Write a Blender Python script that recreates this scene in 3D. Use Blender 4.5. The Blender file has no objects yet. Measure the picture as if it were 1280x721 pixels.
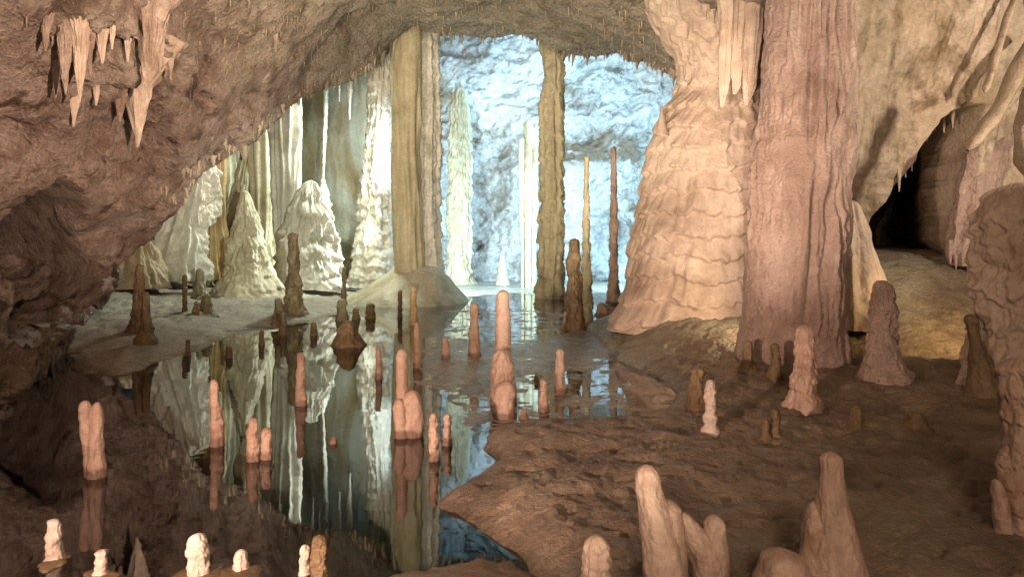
import bpy, math, random
import numpy as np
C = bpy.context
sc = C.scene
COL = sc.collection
random.seed(7)
rng = np.random.default_rng(7)

# ------------------------------------------------------------------ camera model (a level camera, lens shifted down)
F, CH, HY = 931.0, 2.4, 295.0           # focal length in px of a 1280 wide frame, eye height, horizon row
def P(x, y, D):
    return np.array([(x-640)/F*D, D, CH-(y-HY)/F*D])
def GR(x, y, z=0.0):
    D = F*(CH-z)/(y-HY)
    return ((x-640)/F*D, D)

# ------------------------------------------------------------------ vector noise
def _h(i, j, k, s):
    n = (i*73856093) ^ (j*19349663) ^ (k*83492791) ^ (s*2654435)
    n = (n ^ (n >> 13)) & 0x7fffffff
    n = (n*(n*n*15731+789221)+1376312589) & 0x7fffffff
    return n
def perlin(p, seed=0):
    p = np.asarray(p, dtype=np.float64)
    i0 = np.floor(p).astype(np.int64); f = p-i0
    u = f*f*f*(f*(f*6-15)+10)
    out = 0
    for dx in (0, 1):
        wx = u[..., 0] if dx else 1-u[..., 0]
        for dy in (0, 1):
            wy = u[..., 1] if dy else 1-u[..., 1]
            for dz in (0, 1):
                wz = u[..., 2] if dz else 1-u[..., 2]
                h = _h(i0[..., 0]+dx, i0[..., 1]+dy, i0[..., 2]+dz, seed+11)
                gx = ((h & 1023)/511.5-1); gy = (((h >> 10) & 1023)/511.5-1); gz = (((h >> 20) & 1023)/511.5-1)
                out = out+wx*wy*wz*(gx*(f[..., 0]-dx)+gy*(f[..., 1]-dy)+gz*(f[..., 2]-dz))
    return out*1.3
def fbm(p, oct=4, seed=0, gain=.5, lac=2.03):
    a, s = 1.0, 0
    p = np.asarray(p, dtype=np.float64)
    for o in range(oct):
        s = s+a*perlin(p, seed+o*7); a *= gain; p = p*lac+3.7
    return s
def ridged(p, oct=4, seed=0, gain=.5):
    a, s = 1.0, 0
    p = np.asarray(p, dtype=np.float64)
    for o in range(oct):
        s = s+a*(1-2.2*np.abs(perlin(p, seed+o*5))); a *= gain; p = p*2.07+1.3
    return s*.5
def billow(p, oct=3, seed=0):
    a, s = 1.0, 0
    p = np.asarray(p, dtype=np.float64)
    for o in range(oct):
        s = s+a*np.abs(perlin(p, seed+o*3))*2; a *= .5; p = p*2.1+5.1
    return s
def sstep(a, b, x):
    t = np.clip((x-a)/(b-a), 0, 1); return t*t*(3-2*t)
def st(*a):
    return np.stack(np.broadcast_arrays(*a), -1)

# ------------------------------------------------------------------ mesh helpers
def mesh_from(verts, quads, tris=None, smooth=True, name='mesh'):
    me = bpy.data.meshes.new(name)
    quads = np.asarray(quads, np.int32).reshape(-1, 4)
    tris = np.zeros((0, 3), np.int32) if tris is None else np.asarray(tris, np.int32).reshape(-1, 3)
    nq, nt = len(quads), len(tris)
    me.vertices.add(len(verts)); me.vertices.foreach_set('co', np.asarray(verts, np.float32).ravel())
    me.loops.add(nq*4+nt*3)
    me.loops.foreach_set('vertex_index', np.concatenate([quads.ravel(), tris.ravel()]).astype(np.int32))
    me.polygons.add(nq+nt)
    me.polygons.foreach_set('loop_start', np.concatenate([np.arange(nq)*4, nq*4+np.arange(nt)*3]).astype(np.int32))
    me.polygons.foreach_set('use_smooth', np.ones(nq+nt, bool) if smooth else np.zeros(nq+nt, bool))
    me.update(calc_edges=True); me.validate()
    return me
def grid_quads(n, m, wrap=False, flip=False):
    I, J = np.meshgrid(np.arange(n-1), np.arange(m if wrap else m-1), indexing='ij')
    J2 = (J+1) % m
    q = np.stack([I*m+J, I*m+J2, (I+1)*m+J2, (I+1)*m+J], -1).reshape(-1, 4)
    return q[:, ::-1] if flip else q
def grid_normals(G):
    du = np.gradient(G, axis=0); dv = np.gradient(G, axis=1)
    n = np.cross(du, dv); return n/(np.linalg.norm(n, axis=-1, keepdims=True)+1e-9)
def link(name, me, mat=None, parent=None, loc=None):
    o = bpy.data.objects.new(name, me); COL.objects.link(o)
    if mat is not None and me is not None and not me.materials: me.materials.append(mat)
    if parent is not None: o.parent = parent
    if loc is not None: o.location = loc
    return o
def tag(o, label, cat=None, group=None, kind=None):
    o['label'] = label
    if cat: o['category'] = cat
    if group: o['group'] = group
    if kind: o['kind'] = kind
    return o

# ------------------------------------------------------------------ materials
def rock_mat(name, c_light, c_mid, c_dark, scale=1.0, bump=.5, rough=.62, spec=.35, fine=22., streak=0., stain=None, stain_amt=0.0,
             wet=False, bd=.04, grain=.35, alt=None, tide_shade=False):
    m = bpy.data.materials.new(name); m.use_nodes = True
    nt = m.node_tree; N = nt.nodes; L = nt.links
    b = N['Principled BSDF']
    geo = N.new('ShaderNodeNewGeometry')
    def noise(sc_, det=6, ro=.6, dist=0., vec=None):
        n = N.new('ShaderNodeTexNoise'); n.inputs['Scale'].default_value = sc_; n.inputs['Detail'].default_value = det
        n.inputs['Roughness'].default_value = ro; n.inputs['Distortion'].default_value = dist
        L.new(vec or geo.outputs['Position'], n.inputs['Vector']); return n
    def ramp(src, stops):
        r = N.new('ShaderNodeValToRGB'); e = r.color_ramp.elements
        while len(e) < len(stops): e.new(.5)
        for k, (p, c) in enumerate(stops):
            e[k].position = p; e[k].color = (*c, 1) if len(c) == 3 else c
        L.new(src, r.inputs[0]); return r
    def mix(f, a, b_):
        x = N.new('ShaderNodeMix'); x.data_type = 'RGBA'
        if isinstance(f, float): x.inputs[0].default_value = f
        else: L.new(f, x.inputs[0])
        for s, i in ((a, 6), (b_, 7)):
            if isinstance(s, tuple): x.inputs[i].default_value = (*s, 1)
            else: L.new(s, x.inputs[i])
        return x.outputs[2]
    n1 = noise(.9*scale, 8, .62, .4)
    base = ramp(n1.outputs[0], [(.33, c_dark), (.5, c_mid), (.66, c_light)]).outputs[0]
    n2 = noise(5.5*scale, 6, .7)
    f2 = ramp(n2.outputs[0], [(.42, (0, 0, 0)), (.68, (1, 1, 1))])
    x = N.new('ShaderNodeMath'); x.operation = 'MULTIPLY'; x.inputs[1].default_value = .45
    L.new(f2.outputs[0], x.inputs[0])
    base = mix(x.outputs[0], base, c_dark)
    n5 = noise(fine*.9, 5, .75); f5 = ramp(n5.outputs[0], [(.40, (0, 0, 0)), (.62, (1, 1, 1))])
    z5 = N.new('ShaderNodeMath'); z5.operation = 'MULTIPLY'; z5.inputs[1].default_value = grain
    L.new(f5.outputs[0], z5.inputs[0]); base = mix(z5.outputs[0], base, c_dark)
    if streak:
        mp = N.new('ShaderNodeMapping'); mp.inputs['Scale'].default_value = (1, 1, .06)
        L.new(geo.outputs['Position'], mp.inputs[0])
        n3 = noise(streak, 5, .6, .2, mp.outputs[0])
        f3 = ramp(n3.outputs[0], [(.45, (0, 0, 0)), (.65, (1, 1, 1))])
        y = N.new('ShaderNodeMath'); y.operation = 'MULTIPLY'; y.inputs[1].default_value = .6
        L.new(f3.outputs[0], y.inputs[0]); base = mix(y.outputs[0], base, c_dark)
    if stain:
        n4 = noise(.55*scale, 5, .7, .8)
        f4 = ramp(n4.outputs[0], [(.62-.25*stain_amt, (0, 0, 0)), (.70-.2*stain_amt, (1, 1, 1))])
        base = mix(f4.outputs[0], base, stain)
    if alt:                                                     # the wall's pink rock passes into the ceiling's olive rock
        al = ramp(n1.outputs[0], [(.33, alt[2]), (.5, alt[1]), (.66, alt[0])]).outputs[0]
        z6 = N.new('ShaderNodeMath'); z6.operation = 'MULTIPLY'; z6.inputs[1].default_value = .4; L.new(f2.outputs[0], z6.inputs[0])
        al = mix(z6.outputs[0], al, alt[2])
        pa = N.new('ShaderNodeAttribute'); pa.attribute_name = 'pinkness'
        base = mix(pa.outputs['Fac'], al, base)
    if wet:                                                     # pale lime sediment of the flats
        av = N.new('ShaderNodeAttribute'); av.attribute_name = 'sediment'
        sed = ramp(n1.outputs[0], [(.35, (.26, .225, .165)), (.65, (.43, .385, .30))]).outputs[0]
        base = mix(av.outputs['Fac'], base, sed)
        dz = N.new('ShaderNodeMapRange'); dz.inputs[1].default_value = .10; dz.inputs[2].default_value = .03; dz.inputs[3].default_value = 0; dz.inputs[4].default_value = .55
        sp = N.new('ShaderNodeSeparateXYZ'); L.new(geo.outputs['Position'], sp.inputs[0])
        ad = N.new('ShaderNodeMath'); ad.operation = 'MULTIPLY_ADD'; ad.inputs[1].default_value = .12
        L.new(n2.outputs[0], ad.inputs[0]); L.new(sp.outputs[2], ad.inputs[2])
        sb = N.new('ShaderNodeMath'); sb.operation = 'SUBTRACT'; sb.inputs[1].default_value = .06; L.new(ad.outputs[0], sb.inputs[0]); L.new(sb.outputs[0], dz.inputs[0])
        iv = N.new('ShaderNodeMath'); iv.operation = 'SUBTRACT'; iv.inputs[0].default_value = 1; L.new(av.outputs['Fac'], iv.inputs[1])
        wf = N.new('ShaderNodeMath'); wf.operation = 'MULTIPLY'; L.new(dz.outputs[0], wf.inputs[0]); L.new(iv.outputs[0], wf.inputs[1])
        base = mix(wf.outputs[0], base, (.07, .048, .033))      # silt stained band at the water line
    if tide_shade:                                                    # muddy waterline band that also paints in the shaded lower halves
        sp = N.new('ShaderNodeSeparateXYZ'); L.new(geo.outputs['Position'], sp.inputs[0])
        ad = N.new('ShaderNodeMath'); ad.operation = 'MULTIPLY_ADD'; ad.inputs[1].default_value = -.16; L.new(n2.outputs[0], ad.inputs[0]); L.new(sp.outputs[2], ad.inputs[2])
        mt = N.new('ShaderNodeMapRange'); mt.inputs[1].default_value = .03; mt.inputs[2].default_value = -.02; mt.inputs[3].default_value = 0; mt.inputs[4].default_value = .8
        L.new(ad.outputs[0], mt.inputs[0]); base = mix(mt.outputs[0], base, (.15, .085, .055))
    L.new(base, b.inputs['Base Color'])
    b.inputs['Specular IOR Level'].default_value = spec
    nf = noise(fine, 7, .68)
    nr = noise(3.1*scale, 4, .6)
    if wet:
        sep = N.new('ShaderNodeSeparateXYZ'); L.new(geo.outputs['Position'], sep.inputs[0])
        a = N.new('ShaderNodeMath'); a.operation = 'MULTIPLY_ADD'; a.inputs[1].default_value = .14; a.inputs[2].default_value = -.05
        L.new(nr.outputs[0], a.inputs[0])
        s = N.new('ShaderNodeMath'); s.operation = 'ADD'; L.new(sep.outputs[2], s.inputs[0]); L.new(a.outputs[0], s.inputs[1])
        mr = N.new('ShaderNodeMapRange'); mr.inputs[1].default_value = .045; mr.inputs[2].default_value = .17
        mr.inputs[3].default_value = .13; mr.inputs[4].default_value = rough
        L.new(s.outputs[0], mr.inputs[0]); L.new(mr.outputs[0], b.inputs['Roughness'])
    else:
        mr = N.new('ShaderNodeMapRange'); mr.inputs[1].default_value = .35; mr.inputs[2].default_value = .65
        mr.inputs[3].default_value = rough-.16; mr.inputs[4].default_value = rough+.14
        L.new(nr.outputs[0], mr.inputs[0]); L.new(mr.outputs[0], b.inputs['Roughness'])
    bp = N.new('ShaderNodeBump'); bp.inputs['Strength'].default_value = bump; bp.inputs['Distance'].default_value = bd
    L.new(nf.outputs[0], bp.inputs['Height'])
    L.new(bp.outputs[0], b.inputs['Normal'])
    return m

M = {}
M['drip'] = rock_mat('rock_drip_pale', (.60, .48, .40), (.48, .37, .30), (.24, .16, .12), 1.7, .9, .6, .35, 12, bd=.08, streak=3, grain=.35)
M['wall_pink'] = rock_mat('rock_wall_pale', (.63, .50, .425), (.50, .385, .315), (.22, .14, .105), 1.8, 1., .62, .3, 8, bd=.30, stain=(.11, .065, .045), stain_amt=.30, grain=.5, alt=((.62, .54, .43), (.50, .425, .33), (.30, .24, .165)))
M['ceiling'] = rock_mat('rock_ceiling_olive', (.54, .45, .35), (.42, .345, .25), (.23, .18, .115), .45, .9, .75, .2, 6, bd=.09)
M['cave'] = M['wall_pink']
M['wall_right'] = rock_mat('rock_wall_patchy', (.54, .45, .36), (.44, .36, .27), (.22, .17, .10), .75, .6, .65, .3, 10, bd=.08, stain=(.16, .11, .06), stain_amt=.25)
M['wall_back'] = rock_mat('rock_wall_white', (.70, .69, .66), (.60, .59, .56), (.24, .21, .17), .42, 1., .55, .4, 3.2, bd=.28, stain=(.18, .13, .085), stain_amt=.34, grain=.30)
M['wall_tan'] = rock_mat('rock_wall_tan', (.54, .50, .36), (.47, .43, .30), (.32, .28, .18), .35, .4, .7, .2, 6, streak=1.2, bd=.05)
M['ground'] = rock_mat('ground_mud', (.40, .31, .22), (.29, .215, .15), (.13, .092, .064), 1.4, 1., .47, .5, 14, wet=True, bd=.09)
M['pink'] = rock_mat('calcite_pink', (.60, .45, .365), (.51, .36, .28), (.30, .19, .135), 2.4, .6, .45, .45, 34, bd=.03, streak=7, stain=(.30, .19, .12), stain_amt=.25, tide_shade=True)
M['pearl'] = rock_mat('calcite_pearl', (.64, .56, .49), (.57, .48, .41), (.36, .27, .21), 2.4, .6, .42, .5, 34, bd=.03)
M['white'] = rock_mat('calcite_white', (.66, .63, .55), (.56, .53, .45), (.32, .29, .22), 1.2, .5, .5, .45, 14, streak=2.2, bd=.04)
M['cream'] = rock_mat('calcite_cream', (.60, .55, .40), (.50, .45, .31), (.30, .25, .15), 1.2, .5, .55, .4, 14, streak=1.6, bd=.04)
M['tan'] = rock_mat('calcite_tan', (.54, .48, .33), (.46, .40, .26), (.27, .22, .13), 1.0, .5, .6, .35, 14, streak=2.4, bd=.04)
M['brown'] = rock_mat('calcite_brown', (.26, .19, .10), (.18, .12, .06), (.09, .06, .03), 2.0, .6, .5, .4, 22, bd=.04)
M['olive'] = rock_mat('calcite_olive', (.36, .32, .20), (.27, .23, .13), (.14, .11, .06), 1.8, .6, .6, .35, 20, bd=.04)
M['mauve'] = rock_mat('calcite_mauve', (.66, .52, .445), (.56, .42, .355), (.33, .225, .175), 1.2, 1., .45, .5, 17, streak=3.5, bd=.10)
M['flow'] = rock_mat('flowstone_peach', (.64, .53, .43), (.55, .435, .345), (.34, .25, .18), 1.0, .55, .55, .4, 16, bd=.05)
M['ochre'] = rock_mat('calcite_ochre', (.52, .38, .20), (.42, .29, .13), (.25, .16, .07), 1.0, .5, .55, .4, 14, streak=3, bd=.04)

wm = bpy.data.materials.new('pond_water'); wm.use_nodes = True
nt = wm.node_tree; nt.nodes.clear()
out = nt.nodes.new('ShaderNodeOutputMaterial'); mx = nt.nodes.new('ShaderNodeMixShader'); fr = nt.nodes.new('ShaderNodeFresnel')
fr.inputs['IOR'].default_value = 2.1
tr = nt.nodes.new('ShaderNodeBsdfTransparent'); tr.inputs[0].default_value = (.50, .40, .28, 1)
gl = nt.nodes.new('ShaderNodeBsdfGlossy'); gl.inputs['Roughness'].default_value = .015; gl.inputs[0].default_value = (.96, .96, .96, 1)
tx = nt.nodes.new('ShaderNodeTexNoise'); tx.inputs['Scale'].default_value = 2.2; tx.inputs['Detail'].default_value = 2
ge = nt.nodes.new('ShaderNodeNewGeometry'); nt.links.new(ge.outputs['Position'], tx.inputs['Vector'])
bu = nt.nodes.new('ShaderNodeBump'); bu.inputs['Strength'].default_value = .06; bu.inputs['Distance'].default_value = .02
nt.links.new(tx.outputs[0], bu.inputs['Height']); nt.links.new(bu.outputs[0], gl.inputs['Normal'])
nt.links.new(fr.outputs[0], mx.inputs[0]); nt.links.new(tr.outputs[0], mx.inputs[1]); nt.links.new(gl.outputs[0], mx.inputs[2])
nt.links.new(mx.outputs[0], out.inputs[0])
M['water'] = wm

# ------------------------------------------------------------------ the floor
def poly_sd(px_poly, X, Y):
    V = np.array([GR(x, y) for x, y in px_poly])
    d2 = np.full(X.shape, 1e9); inside = np.zeros(X.shape, bool)
    n = len(V)
    for i in range(n):
        a, b = V[i], V[(i+1) % n]
        e = b-a; wx, wy = X-a[0], Y-a[1]
        t = np.clip((wx*e[0]+wy*e[1])/(e@e+1e-12), 0, 1)
        d2 = np.minimum(d2, (wx-e[0]*t)**2+(wy-e[1]*t)**2)
        c = ((a[1] > Y) != (b[1] > Y)) & (X < (b[0]-a[0])*(Y-a[1])/(b[1]-a[1]+1e-12)+a[0])
        inside ^= c
    return np.where(inside, 1, -1)*np.sqrt(d2)
L_RIGHT = [(740, 900), (700, 760), (690, 727), (668, 712), (645, 690), (612, 668), (580, 648), (545, 634), (552, 622), (600, 596), (622, 580), (606, 562), (608, 546), (640, 538),
           (700, 536), (760, 530), (815, 520), (850, 500), (830, 474), (775, 452), (745, 425), (735, 408), (765, 396), (790, 380), (800, 352), (1300, 350), (2400, 352), (2400, 900)]
L_MUD = [(606, 500), (560, 494), (530, 474), (520, 448), (535, 432), (580, 424), (640, 428), (700, 418), (770, 402), (860, 430), (840, 462), (770, 452), (730, 462), (690, 466), (655, 480), (640, 500)]
L_WET = [(600, 552), (560, 500), (550, 430), (560, 388), (700, 384), (770, 396), (760, 425), (860, 462), (875, 515), (760, 548)]
L_LEFT = [(-400, 470), (20, 446), (95, 440), (108, 466), (150, 468), (200, 452), (245, 436), (310, 412), (380, 402), (440, 388), (470, 372), (430, 352), (-300, 350)]
L_FAR = [(380, 372), (560, 374), (640, 366), (700, 374), (760, 384), (800, 376), (1000, 352), (300, 352)]
L_NEAR = [(395, 740), (470, 722), (530, 706), (600, 692), (640, 700), (665, 730), (690, 900), (360, 900)]
L_SKIRT = [(735, 424), (770, 392), (840, 372), (930, 350), (1240, 340), (1230, 425), (1130, 462), (1060, 440), (925, 446), (860, 452), (790, 452)]
def T(X, Y, detail=True, zone=False):
    X = np.asarray(X, float); Y = np.asarray(Y, float)
    Yc = np.maximum(Y, 1.5)
    w = 0.10*fbm(st(X*1.1, Y*1.1, 0*X), 3, 5)+0.03*perlin(st(X*5, Y*5, 0*X), 6)          # ragged shorelines
    sr, sm, sw, sl, sf, sn = (poly_sd(p, X, Yc)+w*k for p, k in ((L_RIGHT, 1), (L_MUD, 4.5), (L_WET, 2), (L_LEFT, 2.5), (L_FAR, 3), (L_NEAR, 1)))
    bed = lambda s, d, r: -d*(1-np.exp(np.minimum(s, 0)/r))
    def land(s, h, r, d, rb): return np.where(s > 0, h*(1-np.exp(-np.maximum(s, 0)/r)), bed(s, d, rb))
    ramp = 1.12*sstep(12.0, 15.4, Y)*sstep(5.7, 7.3, X)+.16*sstep(.8, 3, X)*sstep(9, 12, Y)+.5*sstep(12.6, 17.5, Y)*sstep(1.4, 4.2, X)
    zr = land(sr, .20, .16, .55, .6)+np.where(sr > 0, ramp*sstep(0, 1.5, sr)+.015*np.minimum(sr, 6), 0)
    zm = land(sm, .017, .5, .5, 1.3)
    zw = land(sw, -.002, .2, .5, .6)
    zl = land(sl, .22, .8, .5, 1.0)+np.where(sl > 0, .10*np.minimum(sl, 8), 0)*.6
    zf = land(sf, .06, .8, .5, 1.2)
    zn = land(sn, .045, .3, .5, .7)
    z = np.maximum.reduce([zr, zm, zw, zl, zf, zn])
    if zone: sm = np.maximum.reduce([sm, poly_sd(L_SKIRT, X, Yc)+w*2]); sr = np.where(poly_sd(L_SKIRT, X, Yc) > -.8, -1, sr)
    if zone: return np.clip(sstep(-.4, .3, np.maximum.reduce([sm, sw, sl, sf]))*(1-sstep(-.2, .3, sr)), 0, 1)
    if detail:
        p = st(X, Y, 0*X)
        rock = sstep(0, .35, sr)*(1-.75*sstep(14, 19, Y))
        q = st(X*.8+Y*.5, (Y*.8-X*.5)*1.9, 0*X)
        z = z+rock*(.07*fbm(p*.9, 3, 20)+.030*fbm(p*4.5, 3, 25)-.16*np.clip(ridged(q*.8, 3, 30)-.5, 0, 1)*sstep(-.1, .3, perlin(p*.6, 31))-.05*np.clip(perlin(q*3.1, 34)-.22, 0, 1)*3
                    +.017*perlin(p*17, 36)-.16*np.clip(perlin(p*4.2, 37)-.28, 0, 1)-.05*np.clip(perlin(p*8.5, 38)-.32, 0, 1))
        z = z+.016*perlin(p*st(6, 13, 1), 47)*sstep(-.2, .3, sw)
        z = z+(1-rock)*(.016*fbm(p*1.7, 3, 40)+.010*fbm(p*5, 3, 44)+.005*perlin(p*15, 46))*sstep(-.6, -.0, np.maximum.reduce([sr, sm, sw, sl, sf, sn]))
        z = z+sstep(0.1, 1.5, sl)*(.10*fbm(p*1.1, 3, 50)+.05*fbm(p*3.2, 3, 51)-.06*np.clip(ridged(p*1.3, 2, 52)-.4, 0, 1))
        z = z+(1-sstep(-.5, 0, np.maximum.reduce([sr, sm, sw, sl, sf, sn])))*.05*fbm(p*1.5, 3, 60)
    return z
t = np.linspace(-1, 1, 980); s = t*(.62+.38*t*t)
ys = np.concatenate([np.linspace(-5, 2.9, 22), 3*np.exp(np.linspace(0, math.log(47/3), 500))])
wd = np.minimum(9+.36*ys, 20)
GX = wd[:, None]*s[None, :]; GY = np.repeat(ys[:, None], len(s), 1)
GZ = T(GX, GY)
me = mesh_from(st(GX, GY, GZ).reshape(-1, 3), grid_quads(len(ys), len(s)), name='ground')
at = me.attributes.new('sediment', 'FLOAT', 'POINT'); at.data.foreach_set('value', T(GX, GY, zone=True).ravel().astype(np.float32))
tag(link('ground', me, M['ground']), 'brown muddy cave floor with rough pitted rock shore beside the pool', kind='structure')
me = mesh_from([(-21, -5, 0), (21, -5, 0), (21, 47, 0), (-21, 47, 0)], [(0, 1, 2, 3)], name='water')
tag(link('water', me, M['water']), 'still dark pool mirroring the pale columns', kind='structure')
def zat(X, Y): return float(T(np.array([X]), np.array([Y]))[0])

# ------------------------------------------------------------------ the cave: one tunnel that narrows to an arch and opens to a hall
lip = [  # the arch lip: picture column, row and distance
    (-60, 620, 7.5), (0, 520, 10), (60, 468, 13), (98, 428, 16.5), (122, 385, 18.5), (150, 338, 19.5), (196, 303, 20), (214, 272, 20), (246, 226, 20.5), (298, 188, 21.5), (360, 142, 23),
    (430, 98, 25), (490, 62, 27), (535, 43, 28.3), (600, 49, 29), (660, 46, 29), (720, 60, 28), (780, 74, 26), (840, 90, 22), (875, 84, 20), (915, 40, 17), (980, -40, 15),
    (1080, -110, 14), (1200, -120, 13.5), (1330, -40, 13), (1420, 120, 13), (1460, 300, 13), (1470, 480, 13), (1480, 640, 13)]
lp = np.array([P(*q) for q in lip])
seg = np.r_[0, np.cumsum(np.linalg.norm(np.diff(lp, axis=0), axis=1))]
NU = 860
uu = np.linspace(0, seg[-1], NU)
lp = np.stack([np.interp(uu, seg, lp[:, k]) for k in range(3)], -1)
nx = np.interp(uu/seg[-1], [0, .10, .22, .40, .60, .80, .90, 1], [-14, -14.5, -14, -8, 1, 8.5, 10, 10.5])    # cross-section of the near hall
nz = np.interp(uu/seg[-1], [0, .10, .22, .40, .60, .80, .90, 1], [-1.5, 1.5, 5.2, 7.6, 7.8, 7.0, 3.0, -1.5])
ker = np.hanning(61); ker /= ker.sum()
nx, nz = (np.convolve(np.r_[[q[0]]*30, q, [q[-1]]*30], ker, 'valid') for q in (nx, nz))
tv = np.concatenate([np.linspace(-.6, 0, 14), np.linspace(.02, 1.0, 330), 1+np.linspace(.003, .10, 40), 1+np.linspace(.11, 1, 70)])
NV = len(tv)
tt, LX, LY, LZ = tv[:, None], lp[None, :, 0], lp[None, :, 1], lp[None, :, 2]
tf_ = np.clip(tt, -.6, 1); e_ = np.clip(tt-1, 0, 1)
X = nx+(LX-nx)*np.maximum(tf_, 0); Z = nz+(LZ-nz)*np.maximum(tf_, 0)**1.15
Y = 5+(np.maximum(LY, 6.5)-5)*tf_
open_ = 1-np.exp(-e_*14)
X = X*(1+.9*open_); Z = np.where(Z > 0, Z*(1+.36*open_), Z); Y = Y+e_*(44-LY)
LB = st(X, Y, Z)                                       # undisplaced cave
nrm = grid_normals(LB)
ctr = np.array([0., 0, 2.6])
inw = (ctr-LB); inw[..., 1] = 0
nrm *= np.sign((nrm*inw).sum(-1, keepdims=True))
front = (tt < 1.0) & (LB[..., 1] > 4)
near = sstep(1.03, 1.0, tt)+0*X
down = np.clip(-nrm[..., 2], 0, 1)
pxx = 640+F*LB[..., 0]/np.maximum(LB[..., 1], 2); pyy = HY-F*(LB[..., 2]-CH)/np.maximum(LB[..., 1], 2)
def blob(x, y, rx, ry, p=2):
    return np.exp(-(((pxx-x)/rx)**2+((pyy-y)/ry)**2)**(p/2))*front
d = .34*fbm(LB*.42, 3, 100)+.20*fbm(LB*1.15, 4, 110)+.10*billow(LB*1.9, 3, 120)-.05
cl = 1-.8*sstep(.15, .6, down)                            # the ceiling is smoother than the wall
d = d-.30*np.clip(ridged(LB*st(.8, .8, .8), 3, 130)-.45, 0, 1)*near*cl
d = d-.14*np.clip(ridged(LB*2.3, 3, 135)-.42, 0, 1)*near*cl+.035*fbm(LB*6.5, 3, 140)
d = d*(1-.62*sstep(.2, .6, down)*near)+sstep(.2, .6, down)*near*(.38*billow(LB*st(.22, .22, .22), 2, 145)-.2)
crust = near*(1-sstep(.2, .55, down))*(LB[..., 0] < 0)
d = d+crust*(.26*billow(LB*.8, 4, 170)-.16+.10*billow(LB*3.0, 3, 172)-.75*np.clip(perlin(LB*st(.9, .9, .5), 175)-.2, 0, 1)-.4*np.clip(perlin(LB*2.4, 176)-.22, 0, 1))
curt = sstep(.25, .0, down)                              # wall part: hanging curtains
d = d+curt*.10*billow(LB*st(2.2, 2.2, .35), 2, 150)
d = d+.5*blob(135, 70, 95, 100, 4)*(billow(LB*st(1.1, 1.1, .18), 3, 180)-.45)
for a in [(72, 318, 33, 84, -.3, 8), (55, 300, 55, 55, -.35, 3), (207, 82, 16, 22, -.5, 4), (256, 86, 10, 12, -.7, 4), (254, 124, 9, 9, -.6, 4), (205, 185, 9, 42, -.45, 3), (18, 175, 30, 26, -.45, 5),
          (175, 60, 14, 60, -.3, 3), (120, 165, 12, 25, -.25, 3), (130, 60, 60, 70, .35, 2), (60, 205, 55, 30, .2, 2), (140, 205, 30, 30, .2, 2), (60, 430, 80, 50, -.6, 3), (225, 170, 22, 40, .15, 2)]:
    d = d+a[4]*blob(*a[:4], p=a[5])
LG = LB+nrm*d[..., None]
shadow_hole = blob(72, 325, 34+6*np.sin(pyy/17), 92, p=10)+.5*blob(50, 330, 40, 66, p=8)  # recess carved into the wall to stand in for stalagmite shadows
LG = LG+shadow_hole[..., None]*np.array([-3.6, 2.6, .3])
spk = np.clip(perlin(LB*st(5.5, 5.5, 1.2), 160)+.6*perlin(LB*11, 161)-.05, 0, 1)
LG[..., 2] -= (sstep(.3, .75, down)*near)*(spk**1.3)*.15*(LB[..., 1] > 4.5)
lpx = 640+F*lp[:, 0]/lp[:, 1]
iu1 = int(np.argmin(np.abs(lpx-340))); iu2 = int(np.argmin(np.where(np.arange(NU) > NU*.5, np.abs(lpx-1330), 9999)))
PK = sstep(70, -70, np.arange(NU)[None, :]-iu1-55+60*fbm(LB*.5, 4, 190))
def part_grid(G, a, b, name): 
    S = G[:, a:b]
    me = mesh_from(S.reshape(-1, 3), grid_quads(S.shape[0], S.shape[1], flip=True), name=name)
    at = me.attributes.new('pinkness', 'FLOAT', 'POINT'); at.data.foreach_set('value', PK[:, a:b].ravel().astype(np.float32)); return me
tag(link('cave_wall', part_grid(LG, 0, iu1+1, 'cave_wall'), M['cave']), 'pinkish rough rock wall with hollow carved as a shadow, overhanging the pool', kind='structure')
tag(link('cave_ceiling', part_grid(LG, iu1, iu2+1, 'cave_ceiling'), M['cave']), 'olive brown bristling ceiling sweeping up into a wide arch', kind='structure')
tag(link('cave_wall', part_grid(LG, iu2, NU, 'cave_wall'), M['wall_right']), 'brown side wall of the cave', kind='structure')
def on_wall(x, y):
    k = (pxx-x)**2+(pyy-y)**2+np.where(front & (LB[..., 1] > 6), 0, 1e9)
    i = np.unravel_index(np.argmin(k), k.shape); return LG[i], nrm[i]

def sheet(name, label, mat, xs, zs, yfun, kind='structure', bend=0.):
    XX, ZZ = np.meshgrid(xs, zs, indexing='ij')
    YY = yfun(XX, ZZ)
    if bend: XX = XX-bend*np.clip(YY-16.5, 0, 20)
    G = st(XX, YY, ZZ)
    me = mesh_from(G.reshape(-1, 3), grid_quads(len(xs), len(zs)), name=name)
    return tag(link(name, me, mat), label, kind=kind)
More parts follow.
